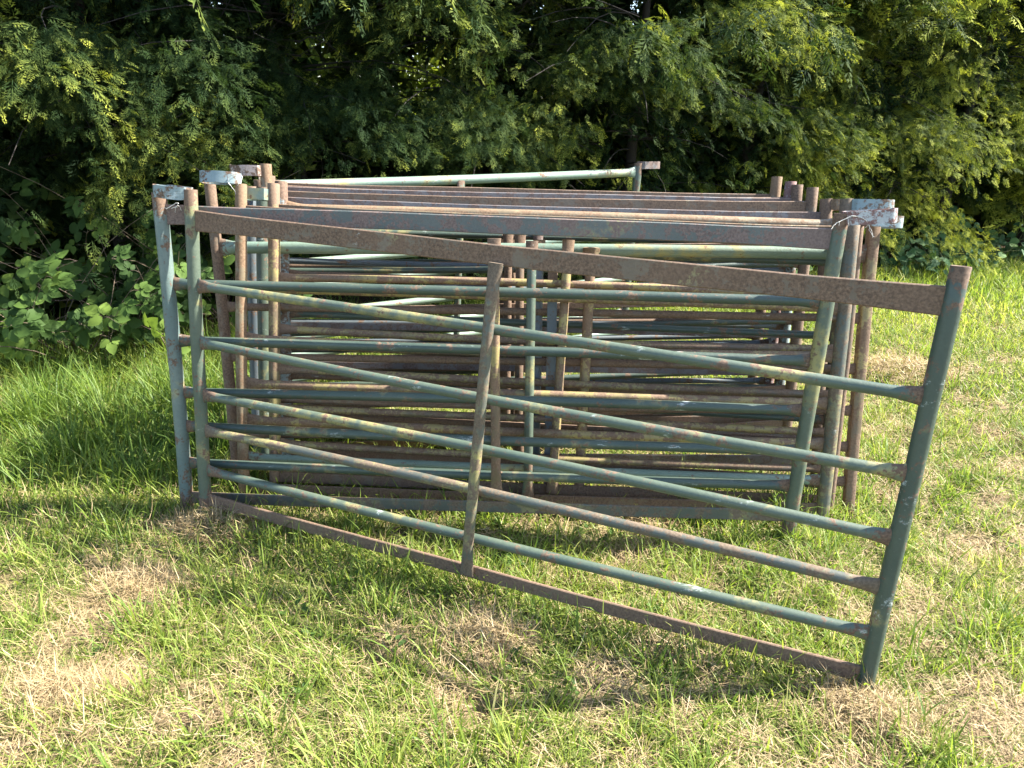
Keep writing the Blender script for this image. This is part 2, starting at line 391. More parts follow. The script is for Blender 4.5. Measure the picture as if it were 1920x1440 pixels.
def lerp_px(a, b, y):                                   # point on a post's line at a given pixel row
    s = (y - a[1]) / (b[1] - a[1]); return (a[0] + (b[0] - a[0]) * s, y)
GROUP = 'metal hurdles stacked in front of the hedge'
def hurdle(k, label, LT, LB, RT, RB, top, rails, bottom, brace, mats, loops=(), rp=.026, rr=.0185, top_style='flat', seed=1, sq=(False, False), top_h=.062, brace_flat=False):
    """corner pixels are only used to read positions in this hurdle's own leaning plane"""
    P = Plane(k); rng = np.random.default_rng(100 + seed)
    foot = P.at(*LB)
    root = empty('metal_hurdle', (foot.x, foot.y, 0))
    tag(root, label, 'hurdle', GROUP)
    g = lambda key: MT[mats.get(key, mats['rail'])]
    lt, lb, rt, rb = (P.at(*q) for q in (LT, LB, RT, RB))
    rps = rp if isinstance(rp, tuple) else (rp, rp)
    pl_ = pipe_post('post', lb, lt, rps[0], P, g('lpost'), root, rng, sq[0])
    pr_ = pipe_post('post', rb, rt, rps[1], P, g('rpost'), root, rng, sq[1])
    def seg(yl, yr): return P.at(*lerp_px(LT, LB, yl)), P.at(*lerp_px(RT, RB, yr))
    a, b = seg(*top)
    if top_style == 'flat': flat_rail('top_bar', a, b, .013, top_h, P, g('top'), root, rng, flare=1.2)
    else: tube_rail('top_rail', a, b, .025, P, g('top'), root, rng)
    for i, q in enumerate(rails):
        a, b = seg(q[0], q[1]); m = MT[q[2]] if len(q) > 2 else g('rail')
        if len(q) > 3 and q[3] == 'flat': flat_rail('rail', a, b,   .010, .030, P, m, root, rng)
        else: tube_rail('rail', a, b, rr, P, m, root, rng, amp=.010)
    if bottom:
        a, b = seg(*bottom); flat_rail('bottom_bar', a, b, .012, .046, P, g('bottom'), root, rng)
    if brace:
        off = P.n * (rr + .017)
        a, b = P.at(*brace[0]) + off, P.at(*brace[1]) + off
        d = (a - b).normalized(); side = d.cross(P.n).normalized()
        if brace_flat:
            V, F = sweep(bowed(b, a, 8, P.n, side, .002, rng), [rrect(.040, .010, .002)] * 8, (side, P.n))
        else:
            L = (a - b).length; ss = [0, .03, .07, .12, L * .3, L * .5, L * .7, L - .12, L - .07, L - .03, L]
            sec = []
            for s in ss:
                f = max(0, 1 - min(s, L - s) / .12); f = f * f * (3 - 2 * f)
                sec.append(circ(.0185, 12, 1 + .35 * f, 1 - .6 * f))
            V, F = sweep([b + d * s - P.n * (.012 * max(0, 1 - min(s, L - s) / .12)) for s in ss], sec, (side, P.n))
        link('brace', py_mesh('brace', [tuple(Vector(v) - root.location) for v in V], F), g('brace'), root)
    for (sidekey, y0, length, mk, tilt) in loops:
        if sidekey == 'L': c = P.at(*lerp_px(LT, LB, y0)); out = -P.u; r0 = rps[0]
        else: c = P.at(*lerp_px(RT, RB, y0)); out = P.u; r0 = rps[1]
        out = Vector((out.x, out.y, out.z))
        strap_loop('loop', c + out * (r0 * .6), out, P, P.v, length, .036, .045, .006, MT[mk], root, rng, tilt)
    return root
def pattern(LT, LB, RT, RB, mats, jit, rng, fr=(.225, .345, .46, .56, .65, .735, .82)):
    out = []
    for i, f in enumerate(fr):
        e = rng.normal(0, jit * 1.5)
        out.append((LT[1] + (LB[1] - LT[1]) * (f + e), RT[1] + (RB[1] - RT[1]) * (f + e), *mats[i % len(mats)]))
    return out

hurdle('A', 'hurdle nearest the camera, swung out diagonally across the stack, right foot alone on grass',
       (357, 356), (386, 948), (1802, 500), (1612, 1328), (413, 566),
       [(535, 745), (641, 890), (740, 1011), (806, 1104, 'greenrust'), (880, 1190)], (935, 1266), ((935, 492), (880, 1072)),
       dict(rail='green', lpost='green', rpost='dgreen', top='rust', bottom='rust', brace='greenrust'), [('L', 364, .145, 'bluewhite', 0)], seed=1, rr=.0172, rp=.0238, top_h=.064)
hurdle('B', 'green hurdle just behind the swung-out one, chipped white loop on its right post',
       (298, 362), (352, 958), (1578, 401), (1473, 1024), (402, 449),
       [(532, 566), (638, 677), (735, 770), (798, 846), (867, 911)], (932, 966), ((928, 446), (932, 926)),
       dict(rail='dgreen', lpost='paleblue', rpost='green', top='slategreen', bottom='greenrust', brace='ochre'), [('R', 409, .165, 'white', .10)], seed=2)
hurdle('C', 'hurdle with ochre rails and a white loop on the post at upper left',
       (452, 346), (458, 928), (1600, 410), (1537, 1004), (402, 452),
       [(540, 578), (635, 668), (719, 757), (787, 833), (857, 901, 'pgreen')], (915, 955), ((998, 452), (990, 936)),
       dict(rail='ochre', lpost='orange', rpost='greenrust', top='rust', bottom='rust', brace='green'), [('L', 335, .15, 'bluewhite', 0)], seed=3, rp=(.023, .026))
hurdle('D', 'lichened hurdle with a pale green loop at left and a thin rusty right post',
       (513, 345), (516, 902), (1613, 405), (1552, 974), (399, 442),
       [(521, 560), (616, 655), (691, 741), (765, 812), (830, 880)], (893, 940), ((1066, 450), (1035, 922)),
       dict(rail='ochre', lpost='ochre', rpost='rust', top='orange', bottom='rust', brace='ochre'), [('L', 366, .125, 'pgreen', 0), ('R', 414, .15, 'bluewhite', 0)], seed=4, rp=(.024, .017), rr=.016)
hurdle('J', 'hurdle with a light green top tube and a square rusty post at the right edge',
       (393, 340), (446, 895), (1639, 416), (1588, 970), (464, 476),
       [(575, 597), (668, 692), (745, 770), (815, 838), (872, 903)], None, ((1037, 500), (1028, 905)),
       dict(rail='rust', lpost='rust', rpost='ochre', top='pgreen', brace='slate'), [], seed=5, top_style='tube', sq=(False, True), rp=(.023, .021), rr=.016, brace_flat=True)
rg = np.random.default_rng(5)
q = ((527, 341), (541, 880), (1588, 374), (1543, 935))
hurdle('H', 'hurdle with a tan tubular top rail and a blue-white loop on its right post', *q, (393, 425),
       pattern(*q, [('dgreen',), ('rust',), ('dgreen',), ('ochre',), ('rust',)], .012, rg), (845, 905), ((1012, 450), (1004, 880)),
       dict(rail='dgreen', lpost='bluewhite', rpost='greenrust', top='orange', bottom='rust', brace='slate'), [('R', 385, .165, 'bluewhite', 0)], seed=6, top_style='tube', rr=.015)
q = ((492, 352), (501, 878), (1549, 374), (1531, 895))
hurdle('G', 'hurdle with a grey flat top bar and an orange rusted loop on its right post', *q, (383, 414),
       pattern(*q, [('mauve', 'flat')], .012, rg), (850, 862), ((975, 440), (972, 850)),
       dict(rail='mauve', lpost='dgreen', rpost='rust', top='mauve', bottom='mauve', brace='rust'), [('R', 384, .10, 'orange', 0)], seed=7, rr=.015)
q = ((470, 350), (486, 870), (1524, 352), (1473, 820))
hurdle('F4', 'rusty flat-barred hurdle whose brown right post stands just left of the orange loop', *q, (371, 392),
       pattern(*q, [('rust', 'flat'), ('dgreen',)], .016, rg), (842, 795), ((952, 430), (948, 825)),
       dict(rail='rust', lpost='slate', rpost='rust', top='rust', bottom='rust', brace='rust'), [], seed=8, rr=.015)
q = ((498, 308), (520, 830), (1495, 347), (1453, 812))
hurdle('F3', 'rusty hurdle with a lichened brown loop at upper left and a bluish right post top', *q, (364, 386),
       pattern(*q, [('dgreen',), ('slate',)], .012, rg), (800, 785), ((1008, 430), (1002, 800)),
       dict(rail='dgreen', lpost='orange', rpost='bluewhite', top='mauve', bottom='rust', brace='mauve'), [('L', 321, .135, 'lichen', 0)], seed=9, rr=.015)
q = ((505, 330), (522, 825), (1483, 341), (1432, 806))
hurdle('F2', 'hurdle whose right post has a rust-rimmed white top, beside the bluish post top', *q, (361, 384),
       pattern(*q, [('slate',), ('rust',)], .012, rg), (795, 780), ((943, 430), (940, 795)),
       dict(rail='slate', lpost='rust', rpost='white', top='rust', bottom='rust', brace='rust'), [], seed=10, rr=.015)
q = ((515, 338), (525, 820), (1457, 332), (1400, 802))
hurdle('F1', 'hurdle whose orange-tan right post top is leftmost of the bare post tops', *q, (357, 378),
       pattern(*q, [('slate',), ('dgreen', 'flat')], .012, rg), (790, 775), ((960, 430), (956, 790)),
       dict(rail='slate', lpost='rust', rpost='orange', top='rust', bottom='rust', brace='rust'), [], seed=11, rr=.015)
q = ((486, 338), (515, 800), (1197, 306), (1163, 690))
hurdle('E', 'pale green tubular hurdle at the back of the stack, right end slanting towards the hedge', *q, (349, 323),
       pattern(*q, [('pgreen',)], .004, rg), (782, 672), ((860, 338), (846, 745)),
       dict(rail='pgreen', lpost='slate', rpost='green', top='pgreen', bottom='greenrust', brace='green'), [('R', 310, .16, 'mauve', 0)], seed=12, top_style='tube', rr=.02)

# rusty driven stake standing among the hurdles
def stake():
    P = Plane('D'); P.o = P.o + Vector((0, .029, 0)); a, b = P.at(1109, 464), P.at(1086, 905)
    root = empty('steel_stake', (b.x, b.y, 0)); tag(root, 'rusty round stake with a hammered flared head, in the middle of the stack', 'stake')
    rng = np.random.default_rng(3); d = (a - b).normalized(); s1 = d.cross(P.n).normalized()
    pts = [b.lerp(a, s) for s in np.linspace(-.1, .955, 8)]; V, F = sweep(pts, [circ(.021, 12)] * 8, (s1, P.n))
    link('shaft', py_mesh('shaft', [tuple(Vector(v) - root.location) for v in V], F), MT['ochre'], root)
    hp = [(.95, .022), (.965, .030), (.985, .034), (.997, .036), (1.0, .030), (.998, .012)]
    pts = [b.lerp(a, s) + s1 * rng.normal(0, .001) for s, _ in hp]
    sec = []
    for _, r_ in hp:
        c = circ(r_, 14); c *= (1 + rng.normal(0, .05, (14, 1))); sec.append(c)
    V, F = sweep(pts, sec, (s1, P.n))
    link('head', py_mesh('head', [tuple(Vector(v) - root.location) for v in V], F), MT['orange'], root)
stake()

# ------------------------------------------------------------------ thin tubes (twigs, canes, twine)
def tubes_np(paths, radii, k=4):
    V = []; F = []; o = 0
    for pts, (r0, r1) in zip(paths, radii):
        pts = np.asarray(pts, float); n = len(pts)
        tg = np.gradient(pts, axis=0); tg /= np.linalg.norm(tg, axis=1, keepdims=True) + 1e-9
        ref = np.where(np.abs(tg[:, 2:3]) > .9, np.array([[1., 0, 0]]), np.array([[0, 0, 1.]]))
        a = np.cross(tg, ref); a /= np.linalg.norm(a, axis=1, keepdims=True) + 1e-9; b = np.cross(tg, a)
        rr = np.linspace(r0, r1, n)[:, None, None]
        an = np.arange(k) / k * 2 * math.pi
        ring = pts[:, None] + rr * (np.cos(an)[None, :, None] * a[:, None] + np.sin(an)[None, :, None] * b[:, None])
        V.append(ring.reshape(-1, 3))
        i, j = np.meshgrid(np.arange(n - 1), np.arange(k), indexing='ij'); j2 = (j + 1) % k
        F.append((np.stack([i * k + j, i * k + j2, (i + 1) * k + j2, (i + 1) * k + j], -1) + o).reshape(-1, 4)); o += n * k
    return np.concatenate(V), [np.concatenate(F)]
def wig(p0, d, L, n, droop, jit, rng):
    p = np.array(p0, float); d = np.array(d, float); out = [p.copy()]
    for i in range(n):
        d = d + rng.normal(0, jit, 3) + np.array([0, 0, -droop]); d /= np.linalg.norm(d); p = p + d * L / n; out.append(p.copy())
    return np.array(out)

# ------------------------------------------------------------------ conifer hedge
def spray_template(seed, nside=7, sub=3, wid=.055):
    """flat fan of scale-leaf branchlets, unit long along x; returns (n,3,3)"""
    r = np.random.default_rng(seed); Q = []
    def leaf(p, ang, l, wd, dz):
        d = np.array([math.cos(ang), math.sin(ang), dz]); s = np.array([-math.sin(ang), math.cos(ang), 0])
        z = np.array([0, 0, r.normal(0, .05)])
        if r.random() < .5: s = -s
        Q.append([p - s * wd * .55 + d * l * .12, p + d * l * .42 + s * wd * .95, p + d * l + z * l])
    def curve(t): return np.array([t, .06 * math.sin(2.2 * t + seed), -.22 * t * t])
    for t in (0., .32, .64): leaf(curve(t), r.normal(0, .1), .42, wid * .55, -.3 * t)
    for i in range(nside):
        t = .12 + .82 * i / (nside - 1)
        for sgn in (-1, 1):
            if r.random() < .08: continue
            ang = sgn * r.uniform(.55, .95); l = (.50 - .36 * t) * r.uniform(.75, 1.2)
            p = curve(t); d = np.array([math.cos(ang), math.sin(ang), -.25])
            leaf(p, ang, l, wid * .6, -.25)
            for j in range(sub - 1):
                u = .35 + .4 * j / max(1, sub - 1) ; a2 = ang + (1 if j % 2 else -1) * r.uniform(.4, .75)
                leaf(p + d * l * u, a2, l * r.uniform(.42, .62), wid * .55, r.normal(-.2, .15))
    return np.array(Q)
FINE = [spray_template(s, 7, 3, .052) for s in range(7)]
MIDT = [spray_template(s + 20, 6, 2, .085) for s in range(3)]
COARSE = [spray_template(s + 10, 4, 1, .30) for s in range(3)]
c0 = np.array([0, 0, CH])
GAPS = [(np.array(at_ray(*p)), r_) for p, r_ in (((598, 92), .10), ((785, 125), .14),)]
def hollow(P):
    """density of the foliage along and up the hedge: boughs with deep hollows between them"""
    u = (P[:, 0] - HP[0]) * HD[0] + (P[:, 1] - HP[1]) * HD[1]; z = P[:, 2]
    n = .6 * vnoise(u * 1.25 + .35 * z, z * 2.1 - .25 * u + 5, 71) + .4 * vnoise(u * 2.9 + 9, z * 4.4, 72)
    low = np.clip((1.45 - z) / .45, 0, 1) * np.clip((7.2 - u) / 1.2, 0, 1) + .9 * np.clip((1.5 - z) / .3, 0, 1) * np.clip((2.0 - u) / .8, 0, 1)
    return np.clip((n - .432 - .11 * low) / .06, 0, 1)
def build_sprays(inst, rng, holes=False):
    """inst: list of (template list, pos(n,3), dir(n,3), scale(n), rnd(n)) -> verts, faces, rnd"""
    VV, RR = [], []
    for tpl, P, D, S, Q in inst:
        if not len(P): continue
        keep = rng.random(len(P)) < np.maximum(.05 + .95 * hollow(P), np.clip((hedge_side(P[:, 0], P[:, 1]) + .05) / .3, 0, 1)) if holes else np.ones(len(P), bool)
        for gd, gr in GAPS:
            rel = P - c0; tt = rel @ gd / (gd @ gd); dist = np.linalg.norm(rel - tt[:, None] * gd, axis=1)
            keep &= dist > (gr + .75 * S) * (.8 + .3 * rng.random(len(P)))
        P, D, S, Q = P[keep], D[keep], S[keep], Q[keep]
        D = D / np.linalg.norm(D, axis=1, keepdims=True)
        up = np.array([0, 0, 1.]) + rng.normal(0, .45, P.shape)
        side = np.cross(up, D); side /= np.linalg.norm(side, axis=1, keepdims=True); nor = np.cross(D, side)
        which = rng.integers(0, len(tpl), len(P))
        for k, T in enumerate(tpl):
            m = which == k
            if not m.any(): continue
            B = np.stack([D[m], side[m], nor[m]], 1) * S[m][:, None, None]
            v = np.einsum('qvc,ncd->nqvd', T, B) + P[m][:, None, None, :]
            VV.append(v.reshape(-1, 3))
            rr = np.repeat(Q[m], T.shape[0] * 3).reshape(-1, T.shape[0], 3)
            tipx = T[:, :, 0][None]                     # yellower and lighter towards a spray's tip: sunlit tips put into the colour
            RR.append(np.clip(rr + .30 * (tipx - .45) + rng.normal(0, .05, rr.shape[:2])[:, :, None], 0, 1).ravel())
    V = np.concatenate(VV); F = np.arange(len(V)).reshape(-1, 3)
    return V, F, np.concatenate(RR)

def tree_crown(base, height, reach, rng, front, detail=True, low=.35, nlimb=46, tone=0., over=0.):
    """limbs arching outward and drooping at the tip, twigs either side of each, sprays along the twigs"""
    inst_f, inst_m, inst_c = [], [], []
    paths, radii = [], []
    fa = math.atan2(front[1], front[0])
    for i in range(nlimb):
        z0 = low + (height - low - .15) * ((i + rng.random()) / nlimb) ** .92
        az = fa + (rng.uniform(-1.75, 1.75) if rng.random() < .86 else rng.uniform(-math.pi, math.pi))
        prof = (1 - (z0 / height) ** 2 * .75) * (1 - over) + over * (.86 + .30 * min(1, z0 / 2.2) - max(0, z0 - 2.8) * .35)
        L = reach * prof * rng.uniform(.62, 1.14)
        if z0 < .75: L *= rng.uniform(.55, .95)
        d = np.array([math.cos(az), math.sin(az), rng.uniform(.05, .45)])
        path = wig([base[0], base[1], z0], d, L, 7, .13, .07, rng)
        paths.append(path[:6]); radii.append((.008, .002))
        fr = math.cos(az - fa)
        hi = detail and fr > .08 and z0 < 2.65 and base[0] < 5.2
        if hi: tpl, dst, step, stw, slen = FINE, inst_f, .056, .050, (.062, .135)
        elif detail and z0 < 3.6 and fr > -.5: tpl, dst, step, stw, slen = MIDT, inst_m, .13, .11, (.16, .26)
        else: tpl, dst, step, stw, slen = COARSE, inst_c, .20, .17, (.30, .52)
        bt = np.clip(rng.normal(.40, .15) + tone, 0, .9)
        s = L * (.30 if hi else .22)
        while s < L:
            f = s / L * 7; k = min(6, int(f)); p = path[k] + (path[k + 1] - path[k]) * (f - k); ld = path[k + 1] - path[k]; ld /= np.linalg.norm(ld)
            for sg in (-1, 1):
                tl = (.56 * (1 - (s / L - .40) ** 2 * 1.5)) * rng.uniform(.6, 1.15)
                hd = np.cross(ld, [0, 0, 1.]) * sg; hd /= np.linalg.norm(hd) + 1e-9
                td = ld * rng.uniform(.4, .9) + hd * rng.uniform(.5, 1.) + np.array([0, 0, rng.normal(-.05, .28)])
                td /= np.linalg.norm(td)
                m = max(2, int(tl / stw)); u = (np.arange(m) + rng.random(m)) / m
                pos = p + td * (u * tl)[:, None] + np.array([0, 0, -1.]) * ((u ** 2) * tl * .55)[:, None] + rng.normal(0, .022, (m, 3)) + np.array([0, 0, 1.]) * rng.normal(0, .06, (m, 1))
                dr = td + ld * .35 + rng.normal(0, .55, (m, 3)) + np.array([0, 0, -.25])
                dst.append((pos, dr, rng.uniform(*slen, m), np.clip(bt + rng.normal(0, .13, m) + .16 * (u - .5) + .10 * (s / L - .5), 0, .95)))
            s += step * rng.uniform(.75, 1.25)
        m = 4                                           # tip
        dst.append((path[-1] + rng.normal(0, .03, (m, 3)), (path[-1] - path[-2])[None] + rng.normal(0, .06, (m, 3)), rng.uniform(*slen, m), np.full(m, min(.95, bt + .15))))
    if detail:                                          # inner foliage close to the stem, shade put into its dark colour
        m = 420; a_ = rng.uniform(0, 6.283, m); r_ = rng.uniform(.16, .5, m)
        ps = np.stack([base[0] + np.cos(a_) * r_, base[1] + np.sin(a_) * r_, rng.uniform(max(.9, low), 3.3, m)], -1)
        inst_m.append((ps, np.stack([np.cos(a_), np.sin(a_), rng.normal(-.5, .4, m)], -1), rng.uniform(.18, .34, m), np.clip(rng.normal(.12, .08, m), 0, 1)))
    inst = []
    for tpl, l in ((FINE, inst_f), (MIDT, inst_m), (COARSE, inst_c)):
        if l: inst.append((tpl, np.concatenate([q[0] for q in l]), np.concatenate([q[1] for q in l]), np.concatenate([q[2] for q in l]), np.concatenate([q[3] for q in l])))
    return inst, paths, radii

def conifer(s, off, height, reach, label, rng, detail=True, group='conifers of the hedge', low=.35, nlimb=46, tone=0., dead=60, over=0.):
    b = HP + HD * s + HN * off
    root = empty('conifer_tree', (b[0], b[1], 0)); tag(root, label, 'conifer', group)
    inst, paths, radii = tree_crown((b[0], b[1]), height, reach, rng, -HN, detail, low, nlimb, tone, over)
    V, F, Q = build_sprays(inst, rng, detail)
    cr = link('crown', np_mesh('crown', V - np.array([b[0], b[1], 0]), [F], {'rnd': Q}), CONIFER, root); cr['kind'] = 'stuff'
    tr = wig([b[0], b[1], -.1], [0, 0, 1], height + .1, 9, 0, .035, rng)
    v, f = tubes_np([tr], [(.065, .010)], 9)
    link('trunk', np_mesh('trunk', v - np.array([b[0], b[1], 0]), f, None, True), BARK, root)
    for i in range(dead):                               # bare dead twigs in the shaded inside of the tree
        z0 = rng.uniform(.05, min(height, 3)); az = rng.uniform(-math.pi, math.pi)
        p0 = np.array([b[0], b[1], z0]) + np.array([math.cos(az), math.sin(az), 0]) * rng.uniform(.05, .45)
        L = rng.uniform(.3, .85)
        pth = wig(p0, [math.cos(az) + rng.normal(0, .4), math.sin(az) + rng.normal(0, .4), rng.uniform(-.5, .5)], L, 5, rng.uniform(-.03, .12), .2, rng)
        paths.append(pth); radii.append((rng.uniform(.003, .007), .0012))
        for _ in range(3):
            k = rng.integers(1, 5)
            paths.append(wig(pth[k], pth[k] - pth[k - 1] + rng.normal(0, .08, 3), L * .5, 4, .06, .25, rng)); radii.append((.0025, .0008))
    v, f = tubes_np(paths, radii, 4)
    lb = link('branches', np_mesh('branches', v - np.array([b[0], b[1], 0]), f, None, True), BARK, root); lb['kind'] = 'stuff'
    return root

front_row = [
 (-.9, 'conifer at the left edge of the hedge, above the bramble patch'),
 (.55, 'conifer with dark hollows in its crown, between left edge and the stacked loops'),
 (2.0, 'conifer behind the left ends of the hurdles, just left of the sunlit gaps'),
 (3.45, 'conifer right of the yellow gaps, behind the middle of the pale green tube'),
 (4.9, 'conifer behind the purple loop at the raised end of the rear hurdle'),
 (6.35, 'tall conifer above the bare post tops at the right of the stack'),
 (7.8, 'conifer with yellow-green tips sweeping low beyond the right loops'),
 (9.3, 'conifer near the right edge with bright tips over the nettles'),
 (10.9, 'farthest conifer at the right edge of the hedge'),
]
trng = np.random.default_rng(21)
for i, (s, lab) in enumerate(front_row):
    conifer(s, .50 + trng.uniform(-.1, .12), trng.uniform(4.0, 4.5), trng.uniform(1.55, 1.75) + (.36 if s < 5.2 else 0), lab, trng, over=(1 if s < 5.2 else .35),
            low=1.2 if s < 1.5 else .55 if s < 6 else .72, nlimb=42, tone=-.13 + .047 * s)  # tone climbs to the right: the hedge's sunlit end is put into the leaf colour
for i, s in enumerate((-1.2, .2, 1.6, 3.0, 4.4, 5.8, 7.2, 8.6, 10.0, 11.4, 12.8)):
    conifer(s, 2.15 + trng.uniform(-.1, .1), trng.uniform(4.3, 4.8), 1.7, 'dark conifer of the second row, glimpsed deep behind the front trees', trng, False,
            'second row of conifers', .1, 72, -.1, 10)  # lowered tone puts the dark of the hollows into this row's leaf colour

# sunlit shrub beyond the hedge
def shrub(loc, h, r_, label, seed):
    rng = np.random.default_rng(seed); root = empty('hazel_shrub', loc); tag(root, label, 'shrub')
    n = 32000; th = rng.uniform(0, 6.283, n); ph = np.arccos(rng.uniform(-1, 1, n)); rad = rng.uniform(.55, 1.05, n) ** .6
    P = np.stack([np.cos(th) * np.sin(ph) * rad * r_, np.sin(th) * np.sin(ph) * rad * r_, h * .55 + np.cos(ph) * rad * h * .5], -1)
    P += .12 * np.sin(P[:, [1, 2, 0]] * 7)
    D = rng.normal(0, 1, (n, 3)); D /= np.linalg.norm(D, axis=1, keepdims=True); S = np.cross(D, rng.normal(0, 1, (n, 3))); S /= np.linalg.norm(S, axis=1, keepdims=True)
    l = rng.uniform(.09, .16, n)[:, None]
    V = np.stack([P, P + D * l * .5 + S * l * .38, P + D * l, P + D * l * .5 - S * l * .38], 1).reshape(-1, 3)
    o = link('crown', np_mesh('crown', V, [np.arange(len(V)).reshape(-1, 4)], {'rnd': np.repeat(rng.random(n), 4)}), HAZEL, root); o['kind'] = 'stuff'
    v, f = tubes_np([wig([rng.normal(0, .08), rng.normal(0, .08), -.05], [rng.normal(0, .3), rng.normal(0, .3), 1], h * .8, 6, 0, .08, rng) for _ in range(6)], [(.02, .006)] * 6, 5)
    o = link('stems', np_mesh('stems', v, f, None, True), BARK, root); o['kind'] = 'stuff'
shrub((-2.6, 14.5, 0), 4.4, 2.3, 'sunlit yellow-green shrub seen through two gaps in the hedge', 31)

# ------------------------------------------------------------------ brambles and nettles at the foot of the hedge
def leaflet(L, wd, ang, org, fold=.25, curl=.2):
    ts = [0, .18, .45, .75, 1.0]; ws = [0.03, .75, 1.0, .62, 0.0]
    V = []
    for t_, w_ in zip(ts, ws):
        for q in (-1, 0, 1):
            x = t_ * L; y = q * w_ * wd; z = abs(q) * w_ * wd * fold - curl * t_ * t_ * L
            V.append((org[0] + x * math.cos(ang) - y * math.sin(ang), org[1] + x * math.sin(ang) + y * math.cos(ang), z + org[2]))
    F = []
    for i in range(4):
        for j in range(2): F.append((i * 3 + j, i * 3 + j + 1, i * 3 + j + 4, i * 3 + j + 3))
    return V, F
def leaf_mesh(name, spec, r0):
    V, F = [], []
    for s in spec:
        v, f = leaflet(*s); o = len(V); V += v; F += [tuple(a + o for a in q_) for q_ in f]
    return np_mesh(name, V, [np.array(F)], {'rnd': np.full(len(V), r0)}, True)
bramble_leaves = []
for r0 in (.1, .35, .55, .75, .95):
    e = RNG.uniform(.9, 1.1)
    bramble_leaves.append(leaf_mesh('bramble_leaf', [(.095 * e, .036, 0, (.03, 0, 0)), (.08, .031, 1.15 * e, (.012, .006, 0)), (.08, .031, -1.15 * e, (.012, -.006, 0))], r0))
    bramble_leaves.append(leaf_mesh('bramble_leaf', [(.09 * e, .034, 0, (.03, 0, 0)), (.075, .029, .9, (.02, .008, 0)), (.075, .029, -.9, (.02, -.008, 0)), (.06, .023, 1.9, (.004, .006, 0)), (.06, .023, -1.9, (.004, -.006, 0))], r0))
nettle_leaves = [leaf_mesh('nettle_leaf', [(.085 * RNG.uniform(.85, 1.15), .030, 0, (0, 0, 0), .2, .35)], r0) for r0 in (.05, .3, .5, .7, .95)]
for m in bramble_leaves: m.materials.append(BRAMBLE)
for m in nettle_leaves: m.materials.append(NETTLE)
def low_plant(name, cat, label, group, x, y, stems, leaves, lm, sm, rng, spread, hgt_, size, leaf_name='leaf', face=(.15, -1, .75)):
    root = empty(name, (x, y, 0)); tag(root, label, cat, group)
    paths, radii = [], []
    g0 = float(hgt(x, y))
    for _ in range(stems):
        az = rng.uniform(0, 6.283); d = [math.cos(az) * spread, math.sin(az) * spread - .15, rng.uniform(.6, 1.1)]
        p = wig([rng.normal(0, .08), rng.normal(0, .06), g0 - .02], d, hgt_ * rng.uniform(.7, 1.3), 7, rng.uniform(.06, .2), .10, rng); p[:, 2] = np.maximum(p[:, 2], g0 + .01)
        paths.append(p); radii.append((.0035, .0015))
    for i in range(leaves):
        p = paths[rng.integers(0, stems)]; f = rng.uniform(1.4, 7); k = min(6, int(f)); c = p[k] + (p[k + 1] - p[k]) * (f - k)
        az = rng.uniform(0, 6.283); out = np.array([math.cos(az), math.sin(az) * .8 - .25, rng.uniform(-.1, .3)]); out /= np.linalg.norm(out)
        pe = rng.uniform(.02, .07); tip = c + out * pe
        paths.append(np.array([c, c + out * pe * .5 + [0, 0, .006], tip])); radii.append((.0014, .001))
        nrm = np.array(face) + rng.normal(0, .38, 3); nrm /= np.linalg.norm(nrm)
        ax = out - nrm * (out @ nrm); ax /= np.linalg.norm(ax); sd = np.cross(nrm, ax)
        o = link(leaf_name, lm[rng.integers(0, len(lm))], None, root)
        M = Matrix.Identity(4); sz = size * rng.uniform(.65, 1.25)
        for r_ in range(3):
            M[r_][0], M[r_][1], M[r_][2], M[r_][3] = ax[r_] * sz, sd[r_] * sz, nrm[r_] * sz, tip[r_]
        o.matrix_local = M
    v, f = tubes_np(paths, radii, 4)
    st = link('stem', np_mesh('stem', v, f, None, True), sm, root); st['kind'] = 'stuff'
    return root
brng = np.random.default_rng(77)
BR = [((30, 640), 'bramble bush at the left edge with its leaves lit yellow-green'), ((95, 660), 'low bramble with broad leaves, second from the left edge'),
      ((165, 655), 'bramble with pale dry canes crossing over its leaves'), ((235, 640), 'bramble with fresh light leaves left of the hurdle posts'),
      ((300, 620), 'bramble just left of the two green hurdle posts'), ((60, 590), 'bramble reaching high into the dark hollow at far left'),
      ((200, 585), 'bramble at the back of the patch, with one sprig held up'), ((420, 590), 'bramble seen between the left hurdle posts')]
for (px, py), lab in BR:
    g = on_ground(px, py + 14)
    low_plant('bramble_bush', 'bramble', lab, 'brambles at the foot of the hedge', g.x, g.y, 10, 56, bramble_leaves, CANE, brng, .5, 1.05 if py > 600 else 1.45, .98)
for px, lab in ((700, 'bramble in shade behind the hurdle rails, left of the middle brace'), (930, 'bramble in shade glimpsed between rails near the middle brace'), (1240, 'bramble behind the rails below the raised end of the rear hurdle'), (1420, 'bramble behind the rails near the bare right posts')):
    g = on_ground(px, 520)
    low_plant('bramble_bush', 'bramble', lab, 'brambles at the foot of the hedge', g.x, g.y - .35, 5, 20, bramble_leaves, CANE, brng, .5, .55, 1.05)
NT = [((1660, 500), 'nettle clump just right of the hurdle loops'), ((1700, 512), 'nettle clump with one bright sprig at the grass edge'), ((1740, 496), 'nettle clump under the drooping yellow tips'),
      ((1785, 500), 'bluish nettle clump above the top of the front right post'), ((1830, 488), 'nettle clump beside the dark hollow at right'), ((1870, 482), 'nettle clump second from the right edge'),
      ((1910, 478), 'nettle clump at the right edge of the picture'), ((1765, 480), 'nettle clump at the back, against the hedge')]
for (px, py), lab in NT:
    g = on_ground(px, py)
    low_plant('nettle_clump', 'nettles', lab, 'nettles at the foot of the hedge', g.x, g.y - .25, 9, 42, nettle_leaves, STEM, brng, .34, .56, 1.4, face=(.2, -.8, .8))

